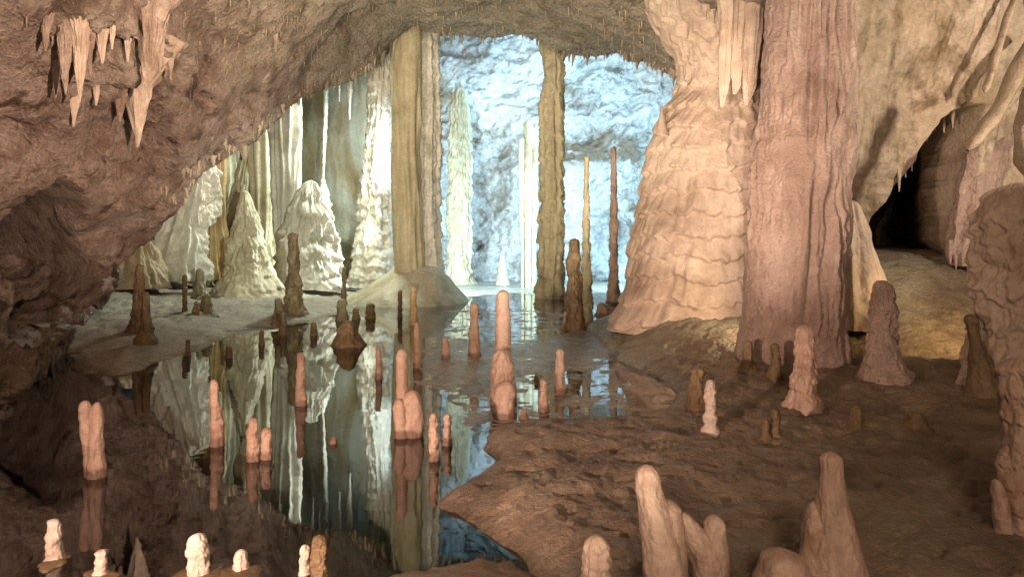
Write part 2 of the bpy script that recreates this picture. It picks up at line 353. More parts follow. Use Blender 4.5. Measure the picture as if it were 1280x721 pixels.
# back wall, far behind the columns
def yback(X, Z):
    p = st(X, 0*X, Z)
    q = st(X*.8+Z*.45, 0*X, (Z-X*.4)*1.6)
    y = 39.5-.22*np.clip(Z-2.0, 0, 20)-.010*X*X+1.3*fbm(p*.22, 2, 200)+.36*fbm(q*.45, 3, 210)+.14*billow(p*1.9, 4, 220)
    y = y+1.0*np.clip(ridged(q*.30, 3, 230)-.52, 0, 1)+.5*np.clip(ridged(q*.9, 3, 235)-.55, 0, 1)+.6*np.clip(perlin(q*.8, 236)-.28, 0, 1)+.5*np.clip(perlin(p*1.9, 238)-.3, 0, 1)+.03*fbm(p*4, 3, 240)
    for cx, cz, rx, rz, a in [(-1.6, 4.6, 1.6, 2.6, 1.2), (4.6, 3.0, .9, .9, 1.0), (2.2, 3.4, .8, .6, .7), (-.6, 7.0, .8, .7, .8), (3.8, 7.6, .9, .5, .8), (5.4, 2.0, .8, 1.2, 1.6), (-2.2, 1.5, .8, .8, .7)]:
        y = y+a*np.exp(-(((X-cx)/rx)**2+((Z-cz)/rz)**2)**1.5)
    return y
sheet('cave_wall', 'bright bluish white lamp lit rock wall closing the far hall', M['wall_back'], np.linspace(-17, 19, 640), np.linspace(-.6, 15, 300), yback)
def ytan(X, Z):
    p = st(X, 0*X, Z)
    return 34.2+.05*(X+8)**2+.9*sstep(-6.2, -5.0, X)*6+.5*fbm(p*.35, 2, 260)+.05*billow(p*st(1, 1, .2), 2, 262)+.03*fbm(p*1.6, 3, 264)-.12*Z+2.2*np.exp(-(((X+12.4)/1.1)**2+((Z-3.6)/1.8)**2)**2)+1.6*np.exp(-(((X+8.2)/1.0)**2+((Z-1.2)/.8)**2)**2)
sheet('cave_wall', 'smooth tan rock wall behind the thin joined column', M['wall_tan'], np.linspace(-15, -4.6, 240), np.linspace(-.6, 13, 260), ytan)

# right hand wall with its dark opening
YR = 15.2
open_px = [(1092, 288), (1086, 322), (1092, 344), (1112, 352), (1205, 352), (1221, 344), (1222, 318), (1204, 300), (1200, 235), (1202, 140), (1180, 137), (1152, 158), (1122, 222), (1098, 266)]
OP = np.array([[P(x, y, YR)[0], P(x, y, YR)[2]] for x, y in open_px])
def sd2(V, X, Z):
    d2 = np.full(X.shape, 1e9); ins = np.zeros(X.shape, bool)
    for i in range(len(V)):
        a, b = V[i], V[(i+1) % len(V)]; e = b-a
        wx, wz = X-a[0], Z-a[1]; tt = np.clip((wx*e[0]+wz*e[1])/(e@e), 0, 1)
        d2 = np.minimum(d2, (wx-e[0]*tt)**2+(wz-e[1]*tt)**2)
        ins ^= ((a[1] > Z) != (b[1] > Z)) & (X < (b[0]-a[0])*(Z-a[1])/(b[1]-a[1]+1e-12)+a[0])
    return np.where(ins, 1, -1)*np.sqrt(d2)
def yright(X, Z):
    p = st(X, 0*X, Z)
    s = sd2(OP, X, Z)+.12*perlin(p*1.7, 300)+.04*perlin(p*5, 301)
    rockn = .35*fbm(p*.5, 3, 310)+.10*fbm(p*1.4, 4, 320)+.03*billow(p*2.6, 3, 330)+.25*np.clip(ridged(p*.9, 3, 340)-.6, 0, 1)+.015*fbm(p*8, 2, 345)
    y = YR-.30*np.clip(Z-2.2, 0, 9)-.03*(X-8)**2*0+rockn
    y = y+12*sstep(-.06, .36, s)+1.5*sstep(.4, 1.4, s)
    y = y+.10*billow(p*st(3, 1, .4), 2, 350)*sstep(0, -.5, s)
    return y
sheet('cave_wall', 'patchy cream rock wall around the dark side opening', M['wall_right'], np.linspace(5.25, 13.5, 360), np.linspace(-.4, 9.5, 380), yright, bend=-.52)

# ------------------------------------------------------------------ dripstone solids
def solid(stations, D=None, px=True, depth=1.0, flute=0., ff=3., tier=0., tf=1.2, tn=1., tfront=False, lump=.06, lf=1.6, mask=0., res=1.6, seed=0, cap_top=True, nmin=14, fine=.0, base=None, spike=0., rough=.02):
    """A rounded upright body from (row, left, right) stations at distance D. Returns mesh data local to its base, and the base point."""
    S = sorted(stations, key=lambda s: s[0])
    y = np.array([s[0] for s in S], float); l = np.array([s[1] for s in S], float); r = np.array([s[2] for s in S], float)
    k = D/F
    zt, zb = CH-(y[0]-HY)*k, CH-(y[-1]-HY)*k
    n = int(np.clip((y[-1]-y[0])/res, 16, 330))
    yy = np.linspace(y[0], y[-1], n)
    cx = np.interp(yy, y, (l+r)/2); hw = np.interp(yy, y, (r-l)/2)
    if n > 12:
        ker = np.hanning(7); ker /= ker.sum()
        pad = lambda a: np.convolve(np.r_[[a[0]]*3, a, [a[-1]]*3], ker, 'valid')
        cx, hw = pad(cx), pad(hw)
    X = (cx-640)*k; Zc = CH-(yy-HY)*k; R = hw*k
    if cap_top:                                     # rounded tip
        rt = R[0]; q = np.clip((zt-Zc)/max(rt, 1e-4), 0, 1)
        R = R*np.maximum(np.sqrt(np.clip(1-(1-q)**2, 0, 1)), .04)
    m = int(np.clip(2*math.pi*np.max(hw)/res, nmin, 260))
    th = np.linspace(0, 2*math.pi, m, endpoint=False)
    ct, sn = np.cos(th)[None], np.sin(th)[None]
    Rm = float(np.max(R))
    off = seed*13.7
    dirs = st(ct*Rm, sn*Rm, 0*ct)+0*Zc[:, None, None]
    pz = dirs.copy(); pz[..., 2] = Zc[:, None]; pz = pz+off
    rel = np.minimum(1, R/(.55*Rm+1e-6))[:, None]
    disp = lump*Rm*fbm(pz*lf/max(Rm, .05)*.5, 4, seed+1)*1.6+rough*Rm*fbm(pz*lf*3/max(Rm, .05), 3, seed+9)
    if flute:
        pf = pz*st(ff, ff, ff*.07)
        fl = -np.clip(np.abs(perlin(pf, seed+3))*2.2, 0, 1)+.35*perlin(pf*2.2, seed+4)
        fl = 1+fl
        g = 1.0
        if mask: g = sstep(-.12, .25, perlin(pz*st(.9, .9, .55)/max(mask, .1), seed+5))
        disp = disp+flute*(fl-.6)*g
    if tier:
        ph = (Zc[:, None]+tn*.55/tf*perlin(pz*st(.9, .9, .3)*tf, seed+6)+tn*.25/tf*perlin(pz*st(2.6, 2.6, .7)*tf, seed+8)+.10/tf*perlin(pz*st(7, 7, 1)*tf, seed+12))*tf
        if tfront: tier = tier*(.35+.65*sstep(-.3, .6, -sn))
        fr_ = ph-np.floor(ph)                       # bulge low, undercut at the rim below
        amp = .6+.6*perlin(st(np.floor(ph)*3.1, ct*Rm*1.2+0*ph, sn*Rm*1.2+0*ph), seed+7)
        disp = disp+tier*np.clip(amp, .05, 1.2)*((1-fr_)**1.0*sstep(0, .16 if tn > .9 else .10, fr_)-.35)+tier*.55*perlin(pz*st(8, 8, .8), seed+21)*np.exp(-3.5*fr_)
    if spike:
        disp = disp+spike*np.clip(perlin(pz*7, seed+15)-.1, 0, 1)
    RR = np.maximum(R[:, None]+disp*rel, R[:, None]*.25)
    V = st(X[:, None]+RR*ct, D+RR*sn*depth, Zc[:, None]+0*RR)
    b = base if base is not None else np.array([X[-1], D, zb])
    V = (V-b).reshape(-1, 3)
    q = grid_quads(n, m, wrap=True)
    V = np.vstack([V, [[X[0]-b[0], D-b[1], Zc[0]+.15*R[0]-b[2]]]])
    ti = len(V)-1
    tri = np.stack([np.full(m, ti), (np.arange(m)+1) % m, np.arange(m)], -1)
    return mesh_from(V, q, tri), b

NSEED = [0]
def sd():
    NSEED[0] += 1; return NSEED[0]
def body(name, stations, D, mat, label=None, cat=None, group=None, parent=None, pbase=None, **k):
    me, b = solid(stations, D, seed=sd(), base=pbase, **k)
    o = link(name, me, M[mat], parent, None if parent is not None else tuple(b))
    me.name = name
    if label: tag(o, label, cat or name.replace('_', ' '), group)
    return o
def root(name, b, label, cat, group=None):
    o = bpy.data.objects.new(name, None); COL.objects.link(o); o.location = tuple(b); o.empty_display_size = .2
    return tag(o, label, cat, group)
def ground_D(x, yb):
    z = 0.0
    for _ in range(6):
        X, D = GR(x, yb, z); z = max(zat(X, D), -.02)
    return D, z
def finger(x, yt, yb, wb, wt, mat, label, D=None, lean=0., bend=0., group=None, name='stalagmite', parent=None, pbase=None, knob=0.12, **k):
    """A candle-like stalagmite standing where the picture row yb meets the floor."""
    if D is None: D, z = ground_D(x, yb)
    onland = zat((x-640)/F*D, D) > .03
    s = sd(); rnd = random.Random(s*91)
    bury = max(4, 0.10*F/D)
    H = yb-yt; stn = []
    for i in range(13):
        t = i/12; y = yt+H*t
        w = wt+(wb-wt)*t**1.25
        w *= 1+(.45 if onland else .14)*(max(0, t-.80)/.20)**2
        w *= 1+knob*(rnd.random()-.5)*(0.3 if i in (0, 12) else 1)
        cx = x+lean*(1-t)+bend*math.sin(math.pi*t)+.05*wb*(rnd.random()-.5)
        stn.append((y, cx-w/2, cx+w/2))
    y, a, b = stn[-1]; stn.append((yb+bury, a-1, b+1))
    R0 = wb/2/F*D
    kk = dict(lump=.16, lf=1.6, rough=.05, res=1.2, tier=.16*R0, tf=min(1.1/R0, 14)); kk.update(k)
    return body(name, stn, D, mat, label, None if parent is not None else 'stalagmite', group, parent=parent, pbase=pbase, **kk)

# ---- great columns
D = 27.0
r_ = root('column', P(520, 375, D), 'thick fluted tan column joined to a pale frilled column, rising from a broad mud cone', 'column')
pb = P(520, 375, D)
body('shaft', [(-20, 488, 527), (60, 489, 526), (200, 490, 525), (300, 492, 528), (335, 493, 530), (352, 490, 536)], D, 'tan', parent=r_, pbase=pb, flute=.13, ff=2.6, lump=.03, rough=.01)
body('shaft', [(-20, 516, 549), (45, 517, 549), (150, 518, 550), (250, 519, 549), (335, 517, 551), (352, 510, 556)], D+.9, 'white', parent=r_, pbase=pb, flute=.14, ff=2.6, tier=.12, tf=1.8, lump=.06, spike=.1)
body('mound', [(334, 494, 546), (345, 480, 558), (358, 458, 568), (372, 432, 582), (384, 418, 592)], D+.4, 'cream', parent=r_, pbase=pb, cap_top=False, lump=.04, rough=.012)
body('column', [(20, 463, 492), (70, 464, 490), (130, 461, 488), (185, 458, 486), (200, 456, 487), (255, 452, 490), (300, 446, 493), (335, 442, 495), (358, 436, 499)], 30.5, 'white',
     'white tiered column with narrow neck and swelling layered foot', 'column', tier=.15, tf=2.0, flute=.14, ff=2.4, lump=.10, lf=2.4, spike=.14, rough=.03)
body('stalagmite', [(108, 572, 579), (118, 567, 583), (140, 563, 587), (200, 561, 589), (280, 560, 589), (330, 561, 588), (348, 556, 592), (364, 545, 604)], 36.5, 'cream',
     'tall pale yellow stalagmite of stacked drip tiers, free at its top', 'stalagmite', tier=.16, tf=2.0, flute=.10, ff=2.6, lump=.10, lf=2.4, spike=.12, rough=.03)
body('column', [(-10, 677, 708), (52, 675, 709), (80, 679, 706), (112, 681, 705), (125, 675, 705), (200, 676, 704), (290, 674, 705), (340, 673, 705), (372, 670, 706), (384, 668, 708)], 28.8, 'tan',
     'straight lone tan column with darker ringed foot, framed by the blue white wall', 'column', flute=.14, ff=2.6, tier=.16, tf=1.3, lump=.10, lf=2.2, spike=.08)
body('stalagmite', [(318, 626, 629), (330, 623, 633), (348, 621, 635), (362, 619, 637)], 35.5, 'tan', 'small pale cone stalagmite at the foot of the blue lit wall', 'stalagmite', tier=.1, tf=3, lump=.08)
for (x, a, b_, w, lab) in [(653, 262, 364, 5, 'thin cream pillar, slimmest and outermost of the slender trio'), (660, 240, 368, 7, 'thin cream pillar, middle one of the slender trio'),
                           (668, 250, 366, 6, 'thin cream pillar nearest the lone tan column')]:
    body('column', [(a-90, x-w*.8, x+w*.8), (a, x-w*.7, x+w*.7), ((a+b_)/2, x-w/2.6, x+w/2.6), (b_, x-w/1.8, x+w/1.8), (b_+8, x-w*.7, x+w*.7)], 34.0, 'tan', lab, 'column', 'slender pillars behind the lone tan column', flute=.1, ff=3, lump=.1)
# thin joined column
D = 30.0
pb = P(407, 335, D); r_ = root('column', pb, 'pencil thin stalactite meeting the point of a frilled white cone', 'column')
body('stalactite', [(40, 402, 411), (90, 403, 411), (140, 404, 410), (200, 402.5, 406.5), (226, 402.8, 405)], D, 'white', parent=r_, pbase=pb, lump=.12, cap_top=False)
body('stalagmite', [(222, 402.5, 405), (240, 399, 410), (270, 396, 414), (300, 395, 416), (325, 394, 418), (348, 392, 422)], D, 'white', parent=r_, pbase=pb, tier=.18, tf=2.2, spike=.2, lump=.06)
# curtains and flows on the left side of the hall
body('flowstone', [(225, 384, 394), (245, 368, 402), (270, 358, 408), (300, 350, 414), (325, 344, 421), (348, 336, 428), (360, 330, 434)], 27.5, 'white', 'white smooth flowstone apron below the long white curtain', 'flowstone', depth=.7, flute=.10, ff=2.2, lump=.15, lf=2.6, tier=.22, tf=1.3, spike=.12)
def curtain(stations, D, mat, label, n=7, group=None, name='drapery', **k):
    return body(name, stations, D, mat, label, 'drapery', group, depth=.45, **k)
curtain([(60, 334, 376), (140, 335, 375), (180, 337, 373), (230, 339, 372), (280, 342, 366), (305, 345, 360), (318, 348, 354)], 27.8, 'white', 'long bright white hanging curtain above the smooth apron', flute=.30, ff=2.6, lump=.05)
curtain([(90, 312, 338), (150, 313, 338), (220, 314, 338), (285, 315, 337), (305, 319, 334)], 28.4, 'cream', 'cream fluted curtain directly beside the long white one', flute=.26, ff=2.4, lump=.05)
curtain([(100, 296, 318), (165, 297, 318), (185, 300, 312), (200, 304, 308)], 28.0, 'cream', 'short ragged cream curtain with toothed hem', flute=.28, ff=3, lump=.05)
curtain([(150, 244, 282), (220, 247, 281), (280, 250, 280), (330, 246, 286), (350, 240, 292)], 27.0, 'ochre', 'yellowish curtain running down to the bank', flute=.22, ff=2.2, lump=.06)
body('flowstone', [(190, 206, 264), (215, 200, 266), (250, 192, 262), (290, 178, 260), (325, 160, 262), (350, 150, 266)], 26.0, 'white', 'pale ribbed flowstone slope emerging behind the overhanging rock', 'flowstone', depth=.6, flute=.24, ff=2.0, lump=.16, lf=2.4, tier=.22, tf=1.1, spike=.15)
body('stalagmite', [(238, 303, 310), (255, 298, 316), (280, 293, 323), (310, 288, 331), (340, 282, 340), (360, 272, 350), (372, 266, 356)], 25.0, 'cream', 'big lumpy cream cone stalagmite on the muddy bank', 'stalagmite', lump=.11, lf=2.6, tier=.12, tf=2.0, spike=.1)
body('stalactite', [(90, 486, 496), (140, 486, 495), (175, 488, 493), (190, 490, 491.5)][::1], 31.0, 'white', 'white stalactite tuft close against the tiered column', 'stalactite', cap_top=False, flute=.1, lump=.1)

body('flowstone', [(150, 306, 330), (210, 300, 336), (260, 288, 342), (300, 272, 348), (345, 258, 356), (358, 250, 362)], 29.2, 'cream', 'cream flowstone bank filling the space behind the big lumpy cone', 'flowstone', depth=.5, flute=.2, ff=1.8, lump=.10, tier=.16, tf=.9)
body('flowstone', [(290, 150, 182), (315, 140, 196), (340, 128, 206), (360, 118, 214)], 24.0, 'cream', 'low pale lumpy flowstone rise close under the overhanging rock', 'flowstone', depth=.6, flute=.12, ff=2, lump=.16, lf=2.4)
for x, a_, b_, w, lab in [(424, 40, 128, 4, 'slim white stalactite just outside the tiered column'), (437, 60, 150, 5, 'ragged white stalactite beside the neck of the tiered column'), (391, 60, 118, 4, 'short white stalactite close to the pencil thin one'),
                          (399, 50, 104, 3, 'shortest white stalactite close to the pencil thin one')]:
    body('stalactite', [(a_-20, x-w, x+w), (a_, x-w, x+w), ((a_+b_)/2, x-w*.7, x+w*.6), (b_, x-.7, x+.7)], 29.6, 'white', lab, 'stalactite', cap_top=False, lump=.15, flute=.05, ff=4)
body('flowstone', [(120, 240, 300), (200, 236, 304), (280, 230, 308), (340, 224, 312), (356, 220, 316)], 31.5, 'tan', 'tan rear flowstone closing the gap behind the yellowish curtain', 'flowstone', depth=.5, flute=.25, ff=1.6, lump=.10, tier=.12, tf=.9)
# ---- flowstone mass beside the arch and its drapery
D = 17.0
body('flowstone', [(-60, 740, 1010), (-10, 780, 995), (40, 822, 985), (75, 846, 975), (100, 852, 968), (120, 849, 965), (140, 834, 962), (165, 818, 962), (190, 805, 964), (250, 798, 966), (310, 788, 968), (350, 782, 970), (380, 772, 975), (410, 756, 985)], D, 'flow',
     'massive peach flowstone with stacked rippled tiers leaning under the arch', 'flowstone', depth=.8, tier=.24, tf=2.1, tn=.85, tfront=True, flute=.05, ff=5.5, lump=.07, lf=2.0, mask=.9, rough=.010)
body('stalagmite', [(132, 826.5, 828.5), (150, 823, 832), (170, 820, 836)], 16.2, 'flow', 'tiny pointed stub on the shoulder of the peach flowstone', 'stalagmite', lump=.08)
D = 15.2
for x, yt_, yb_, w, mt, lab in [(938, -60, 132, 17, 'ochre', 'broad peach drapery fold hugging the great mauve column'), (922, -60, 118, 12, 'ochre', 'middle peach drapery fold above the peach flowstone'),
                            (907, -60, 134, 12, 'flow', 'outermost peach drapery fold hanging clear over the flowstone shoulder')]:
    mt = 'flow'; curtain([(yt_, x-w*1.2, x+w*1.4), (20, x-w*.7, x+w*.9), (70, x-w*.6, x+w*.55), (110, x-w*.55, x+w*.3), (yb_, x-w*.5, x-w*.2)], D, mt, lab, group='drapery folds above the peach flowstone', flute=.12, ff=5, lump=.07, cap_top=False)

# ---- great right hand column
D = 12.4
pb = P(992, 465, D); r_ = root('column', pb, 'giant mauve column with fluted bands and a ledge ring, widening to its foot', 'column')
body('shaft', [(-60, 966, 1062), (20, 963, 1062), (80, 957, 1064), (150, 952, 1062), (172, 949, 1062), (182, 944, 1063), (196, 943, 1062), (240, 940, 1060), (310, 936, 1058), (380, 930, 1055), (420, 926, 1054), (450, 924, 1053), (478, 918, 1056)], D, 'mauve',
     parent=r_, pbase=pb, flute=.19, ff=5.2, mask=.8, lump=.05, lf=2.5, rough=.014, tier=.05, tf=1.0, spike=.03, cap_top=False)
body('flowstone', [(250, 1052, 1072), (285, 1050, 1082), (330, 1048, 1096), (380, 1046, 1108), (410, 1040, 1116)], 13.8, 'flow', 'yellow lit flow flank wedged between giant column and side opening', 'flowstone', flute=.1, ff=3, lump=.08)

# ---- right edge rocks and ribbons
body('flowstone', [(60, 1262, 1300), (130, 1240, 1275), (185, 1214, 1256), (230, 1200, 1246), (270, 1194, 1240), (300, 1188, 1236), (318, 1186, 1230), (332, 1190, 1226)], 15.0, 'mauve', 'pinkish hanging flow beside the dark opening, its hem toothed', 'flowstone', flute=.1, ff=3, lump=.08, tier=.08, tf=1.5)
for x, yb_, w in [(1188, 330, 3), (1195, 338, 3.5), (1203, 333, 3), (1210, 342, 4), (1218, 336, 3.5), (1224, 328, 3)]:
    body('stalactite', [(300, x-w, x+w), (318, x-w*.8, x+w*.8), (yb_, x-.6, x+.6)], 14.9, 'mauve', 'small tooth of the hem across the dark opening', 'stalactite', 'hem teeth at the dark opening', cap_top=False, lump=.1)
body('boulder', [(228, 1255, 1290), (240, 1242, 1310), (262, 1232, 1330), (300, 1226, 1340), (345, 1224, 1345), (400, 1222, 1345), (450, 1212, 1345), (498, 1205, 1350)], 10.3, 'flow', 'bulging layered rock mass at the wall beside the opening', 'rock', tier=.14, tf=2.0, lump=.12, lf=2.4, rough=.03, depth=.9, spike=.06)
body('stalagmite', [(392, 1209, 1218), (400, 1206, 1222), (415, 1210, 1222), (430, 1214, 1228), (450, 1213, 1240), (478, 1212, 1246), (500, 1208, 1250)], 9.9, 'brown', 'dark hooked stump leaning on the layered rock mass', 'stalagmite', lump=.12)
for x, a_, b_, w in [(1124, 212, 240, 4), (1132, 196, 222, 3), (1140, 180, 214, 4), (1150, 164, 186, 3), (1159, 152, 178, 4), (1169, 146, 164, 3), (1180, 140, 166, 4), (1191, 140, 160, 3)]:
    body('stalactite', [(a_-16, x-w*1.6, x+w*1.6), (a_, x-w*.8, x+w*.8), (b_, x-.5, x+.5)], 14.9, 'wall_right', 'small stalactite in the fringe on the upper rim of the dark opening', 'stalactite', 'fringe on the upper rim of the dark opening', cap_top=False, lump=.12)
def ribbon(pts, D, w, mat, label):
    """A hanging rock ribbon along a polyline of picture points."""
    pts = np.array(pts, float); tt = np.linspace(0, len(pts)-1, 40)
    xy = np.stack([np.interp(tt, np.arange(len(pts)), pts[:, k]) for k in (0, 1)], -1)
    ker = np.ones(7)/7
    for k in (0, 1): xy[:, k] = np.convolve(np.r_[[xy[0, k]]*3, xy[:, k], [xy[-1, k]]*3], ker, 'valid')
    c = np.array([P(a, b, D) for a, b in xy]); m = 14; V = []
    tg = np.gradient(c, axis=0); tg /= np.linalg.norm(tg, axis=1, keepdims=True)
    n2 = np.cross(tg, [0, 1, 0]); s_ = sd()
    for i in range(len(c)):
        for j in range(m):
            a = 2*math.pi*j/m
            rr = w*(1+.10*math.sin(i*.5+s_))*(1.0 if i < 34 else max(.1, (40-i)/6))
            V.append(c[i]+n2[i]*math.cos(a)*rr*.6+np.array([0, 1, 0])*math.sin(a)*rr*1.4)
    V = np.array(V); V = V+.04*fbm(V*3, 3, s_)[:, None]
    b = c[0].copy()
    me = mesh_from(V-b, grid_quads(len(c), m, wrap=True), name='drapery')
    return tag(link('drapery', me, M[mat], None, tuple(b)), label, 'drapery')
ribbon([(1300, 40), (1278, 70), (1258, 120), (1240, 150), (1222, 172), (1208, 190)], 13.2, .16, 'wall_right', 'pale curved rock ribbon sweeping down over the dark opening')
ribbon([(1272, -10), (1260, 20), (1248, 60), (1236, 100), (1230, 118)], 13.4, .08, 'wall_right', 'thin straight ribbon fold at the edge of the patchy wall')
ribbon([(1300, 90), (1284, 130), (1278, 170), (1282, 225)], 11.5, .14, 'wall_right', 'pale vertical ribbon above the layered rock mass')

# ---- stalagmites of the pool: (x, top, foot, foot width, tip width, material, label, options)
S = [
 (376, 440, 508, 13, 9, 'pink', 'pink candle stalagmite standing alone in open water with a long reflection', {}),
 (522, 402, 461, 11, 6, 'pink', 'slim pink pointed stalagmite at the edge of the mud flat', dict(lean=-1)),
 (557, 421, 447, 9, 7, 'pink', 'short pink stub on the mud flat near the slim pointed one', {}),
 (593, 378, 445, 15, 9, 'pink', 'tall pink candle in the middle of the mud flat', {}),
 (700, 436, 490, 13, 9, 'pink', 'pink candle with dark lower half on the glinting wet patch', {}),
 (679, 474, 514, 12, 8, 'pink', 'small pink post with dark shaded foot on the glinting patch', {}),
 (671, 466, 476, 7, 5, 'pink', 'tiny pink nub between the two posts of the wet patch', {}),
 (655, 511, 523, 12, 8, 'pink', 'low rounded pink nub at the foot of the tallest candle', {}),
 (618, 492, 504, 11, 7, 'pink', 'low pink nub on the thin mud spit', {}),
 (542, 516, 577, 15, 9, 'pink', 'pointed pink stalagmite in water nearest the rock tip', {}),
 (559, 517, 558, 12, 8, 'pink', 'thin pink stalagmite with a dark collar close to the pointed one', {}),
 (473, 432, 475, 9, 6, 'pink', 'thin brownish pink stalagmite amid the pale reflections', {}),
 (316, 522, 577, 17, 12, 'pink', 'taller finger of the pink pair in the dark pool', dict(group='pink pair in the dark pool')),
 (333, 534, 575, 15, 12, 'pink', 'shorter finger of the pink pair in the dark pool', dict(group='pink pair in the dark pool')),
 (272, 474, 558, 18, 9, 'pink', 'tall leaning pink stalagmite with a shadowed foot', dict(lean=-5)),
 (417, 546, 556, 10, 6, 'pink', 'tiny pink knob just breaking the water', {}),
 (68, 648, 702, 22, 17, 'pearl', 'knobbly whitish post standing at the pool rim', dict(knob=.3)),
 (126, 686, 722, 20, 13, 'pearl', 'small whitish crooked stub at the pool rim', dict(knob=.4, lean=2)),
 (248, 666, 722, 27, 22, 'pearl', 'stout whitish knobbly stump with a flared collar', dict(knob=.3)),
 (301, 686, 716, 21, 13, 'pearl', 'round topped whitish stub on a little calcite raft', {}),
 (381, 680, 720, 15, 11, 'pearl', 'small bright bud pressed against the dark stump', {}),
 (400, 668, 724, 24, 17, 'brown', 'dark brown stump at the pool rim', {}),
 (872, 459, 508, 21, 14, 'brown', 'dark brown peg on the mud behind the little white figure', dict(bend=-1)),
 (888, 474, 536, 16, 11, 'pearl', 'little white waisted stalagmite on the brown mud', dict(knob=.45)),
 (1005, 406, 507, 32, 21, 'pink', 'tall blunt stalagmite before the giant mauve column, dark below', dict(knob=.2)),
 (1103, 350, 468, 46, 24, 'mauve', 'stout frilled stump on yellow lit ground between column and layered rock', dict(tier=.05, tf=4, spike=.08)),
 (969, 428, 467, 15, 10, 'brown', 'dark little peg against the foot of the giant column', {}),
 (935, 425, 460, 18, 8, 'brown', 'dark low hump at the near edge of the giant column foot', {}),
 (969, 510, 546, 14, 10, 'brown', 'taller of two dark pegs side by side on the mud', {}),
 (957, 523, 549, 12, 9, 'brown', 'shorter of two dark pegs side by side on the mud', {}),
 (1071, 506, 533, 17, 13, 'brown', 'lone dark thimble shaped stub on open mud', {}),
 (1146, 514, 535, 26, 15, 'brown', 'low dark lump on the mud toward the layered rock', {}),
 # back left bank
 (215, 295, 348, 27, 9, 'olive', 'broad olive cone on the bank in front of the ribbed flowstone', {}),
 (188, 316, 341, 16, 8, 'olive', 'small olive hump close to the overhanging rock', {}),
 (235, 322, 349, 14, 8, 'olive', 'small olive knob just beside the broad olive cone', {}),
 (250, 335, 372, 16, 8, 'olive', 'short olive spire in front of the yellowish curtain', {}),
 (174, 330, 408, 24, 7, 'brown', 'tall dark spire rising from the near bank', {}),
 (182, 364, 424, 18, 8, 'brown', 'lower dark spire beside the tall one on the near bank', {}),
 (231, 343, 394, 6, 5, 'brown', 'thin dark rod on the bank', {}),
 (258, 367, 394, 18, 7, 'olive', 'two tipped olive lump on the low mud fan', {}),
 (246, 376, 394, 12, 6, 'olive', 'low olive bump at the foot of the two tipped lump', {}),
 (262, 345, 358, 10, 5, 'olive', 'tiny olive nub by the big lumpy cone', {}),
 (367, 290, 389, 22, 11, 'brown', 'tall rounded rust brown stalagmite at the back water edge', {}),
 (430, 333, 379, 7, 5, 'brown', 'thin ochre rod above the dark hump', {}),
 (427, 373, 402, 16, 8, 'olive', 'olive pointed knob sitting behind the dark hump', {}),
 (435, 400, 433, 40, 14, 'brown', 'dark dome shaped hump rising from the water', {}),
 (348, 372, 402, 15, 8, 'brown', 'small brown stub at the back shore', {}),
 (354, 391, 420, 11, 6, 'brown', 'pointed brown stub in the shallows', {}),
 (327, 412, 432, 8, 5, 'brown', 'small dark spike in the shallows off the bank', {}),
 (286, 432, 448, 9, 6, 'brown', 'tiny dark stub alone in the shallows', {}),
 (235, 424, 446, 7, 5, 'brown', 'tiny dark stick in the water off the near bank', {}),
 (392, 402, 420, 9, 6, 'brown', 'small dark peg close by the dark dome hump', {}),
 (500, 362, 397, 6, 5, 'brown', 'shorter ochre rod at the edge of the mud cone', {}),
 (517, 358, 407, 9, 7, 'ochre', 'taller ochre rod at the edge of the mud cone', {}),
 (463, 378, 398, 14, 9, 'olive', 'pale olive stub before the mud cone', {}),
 (445, 384, 400, 10, 6, 'olive', 'little olive bump before the mud cone', {}),
 # right of centre, before the flowstone
 (767, 183, 378, 14, 6, 'pink', 'very tall pink needle rising beside the peach flowstone', dict(knob=.25)),
 (733, 195, 402, 16, 5, 'tan', 'very tall tan needle directly behind the dark brown pillar', dict(knob=.25)),
 (718, 298, 412, 24, 13, 'brown', 'dark brown pillar shaped stalagmite before the tall needle', {}),
 (708, 388, 412, 12, 6, 'pink', 'pinkish bump at the foot of the dark brown pillar', {}),
 (752, 378, 394, 18, 10, 'pink', 'rounded pink lump at the foot of the peach flowstone', {}),
]
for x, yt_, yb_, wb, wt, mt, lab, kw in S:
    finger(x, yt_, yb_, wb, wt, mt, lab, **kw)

# compound ones
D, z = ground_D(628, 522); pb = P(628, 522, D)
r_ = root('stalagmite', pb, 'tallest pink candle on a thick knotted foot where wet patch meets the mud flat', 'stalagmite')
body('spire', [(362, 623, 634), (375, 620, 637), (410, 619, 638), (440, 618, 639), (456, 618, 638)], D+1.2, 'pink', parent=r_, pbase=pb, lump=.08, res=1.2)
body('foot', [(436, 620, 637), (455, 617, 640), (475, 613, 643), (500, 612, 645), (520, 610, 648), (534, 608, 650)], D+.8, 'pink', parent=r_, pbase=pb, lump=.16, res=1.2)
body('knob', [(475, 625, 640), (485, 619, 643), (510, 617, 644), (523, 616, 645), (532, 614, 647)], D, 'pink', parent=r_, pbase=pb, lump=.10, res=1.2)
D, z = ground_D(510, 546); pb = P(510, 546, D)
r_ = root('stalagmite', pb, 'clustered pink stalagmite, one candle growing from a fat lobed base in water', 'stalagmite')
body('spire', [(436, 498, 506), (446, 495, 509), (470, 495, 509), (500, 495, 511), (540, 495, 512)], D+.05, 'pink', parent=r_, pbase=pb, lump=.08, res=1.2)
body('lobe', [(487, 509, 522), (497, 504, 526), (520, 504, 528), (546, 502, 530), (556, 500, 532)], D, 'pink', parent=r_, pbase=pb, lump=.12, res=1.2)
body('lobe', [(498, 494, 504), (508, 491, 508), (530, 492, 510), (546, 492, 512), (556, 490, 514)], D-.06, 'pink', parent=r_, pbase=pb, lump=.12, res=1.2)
D, z = ground_D(116, 598); pb = P(116, 598, D)
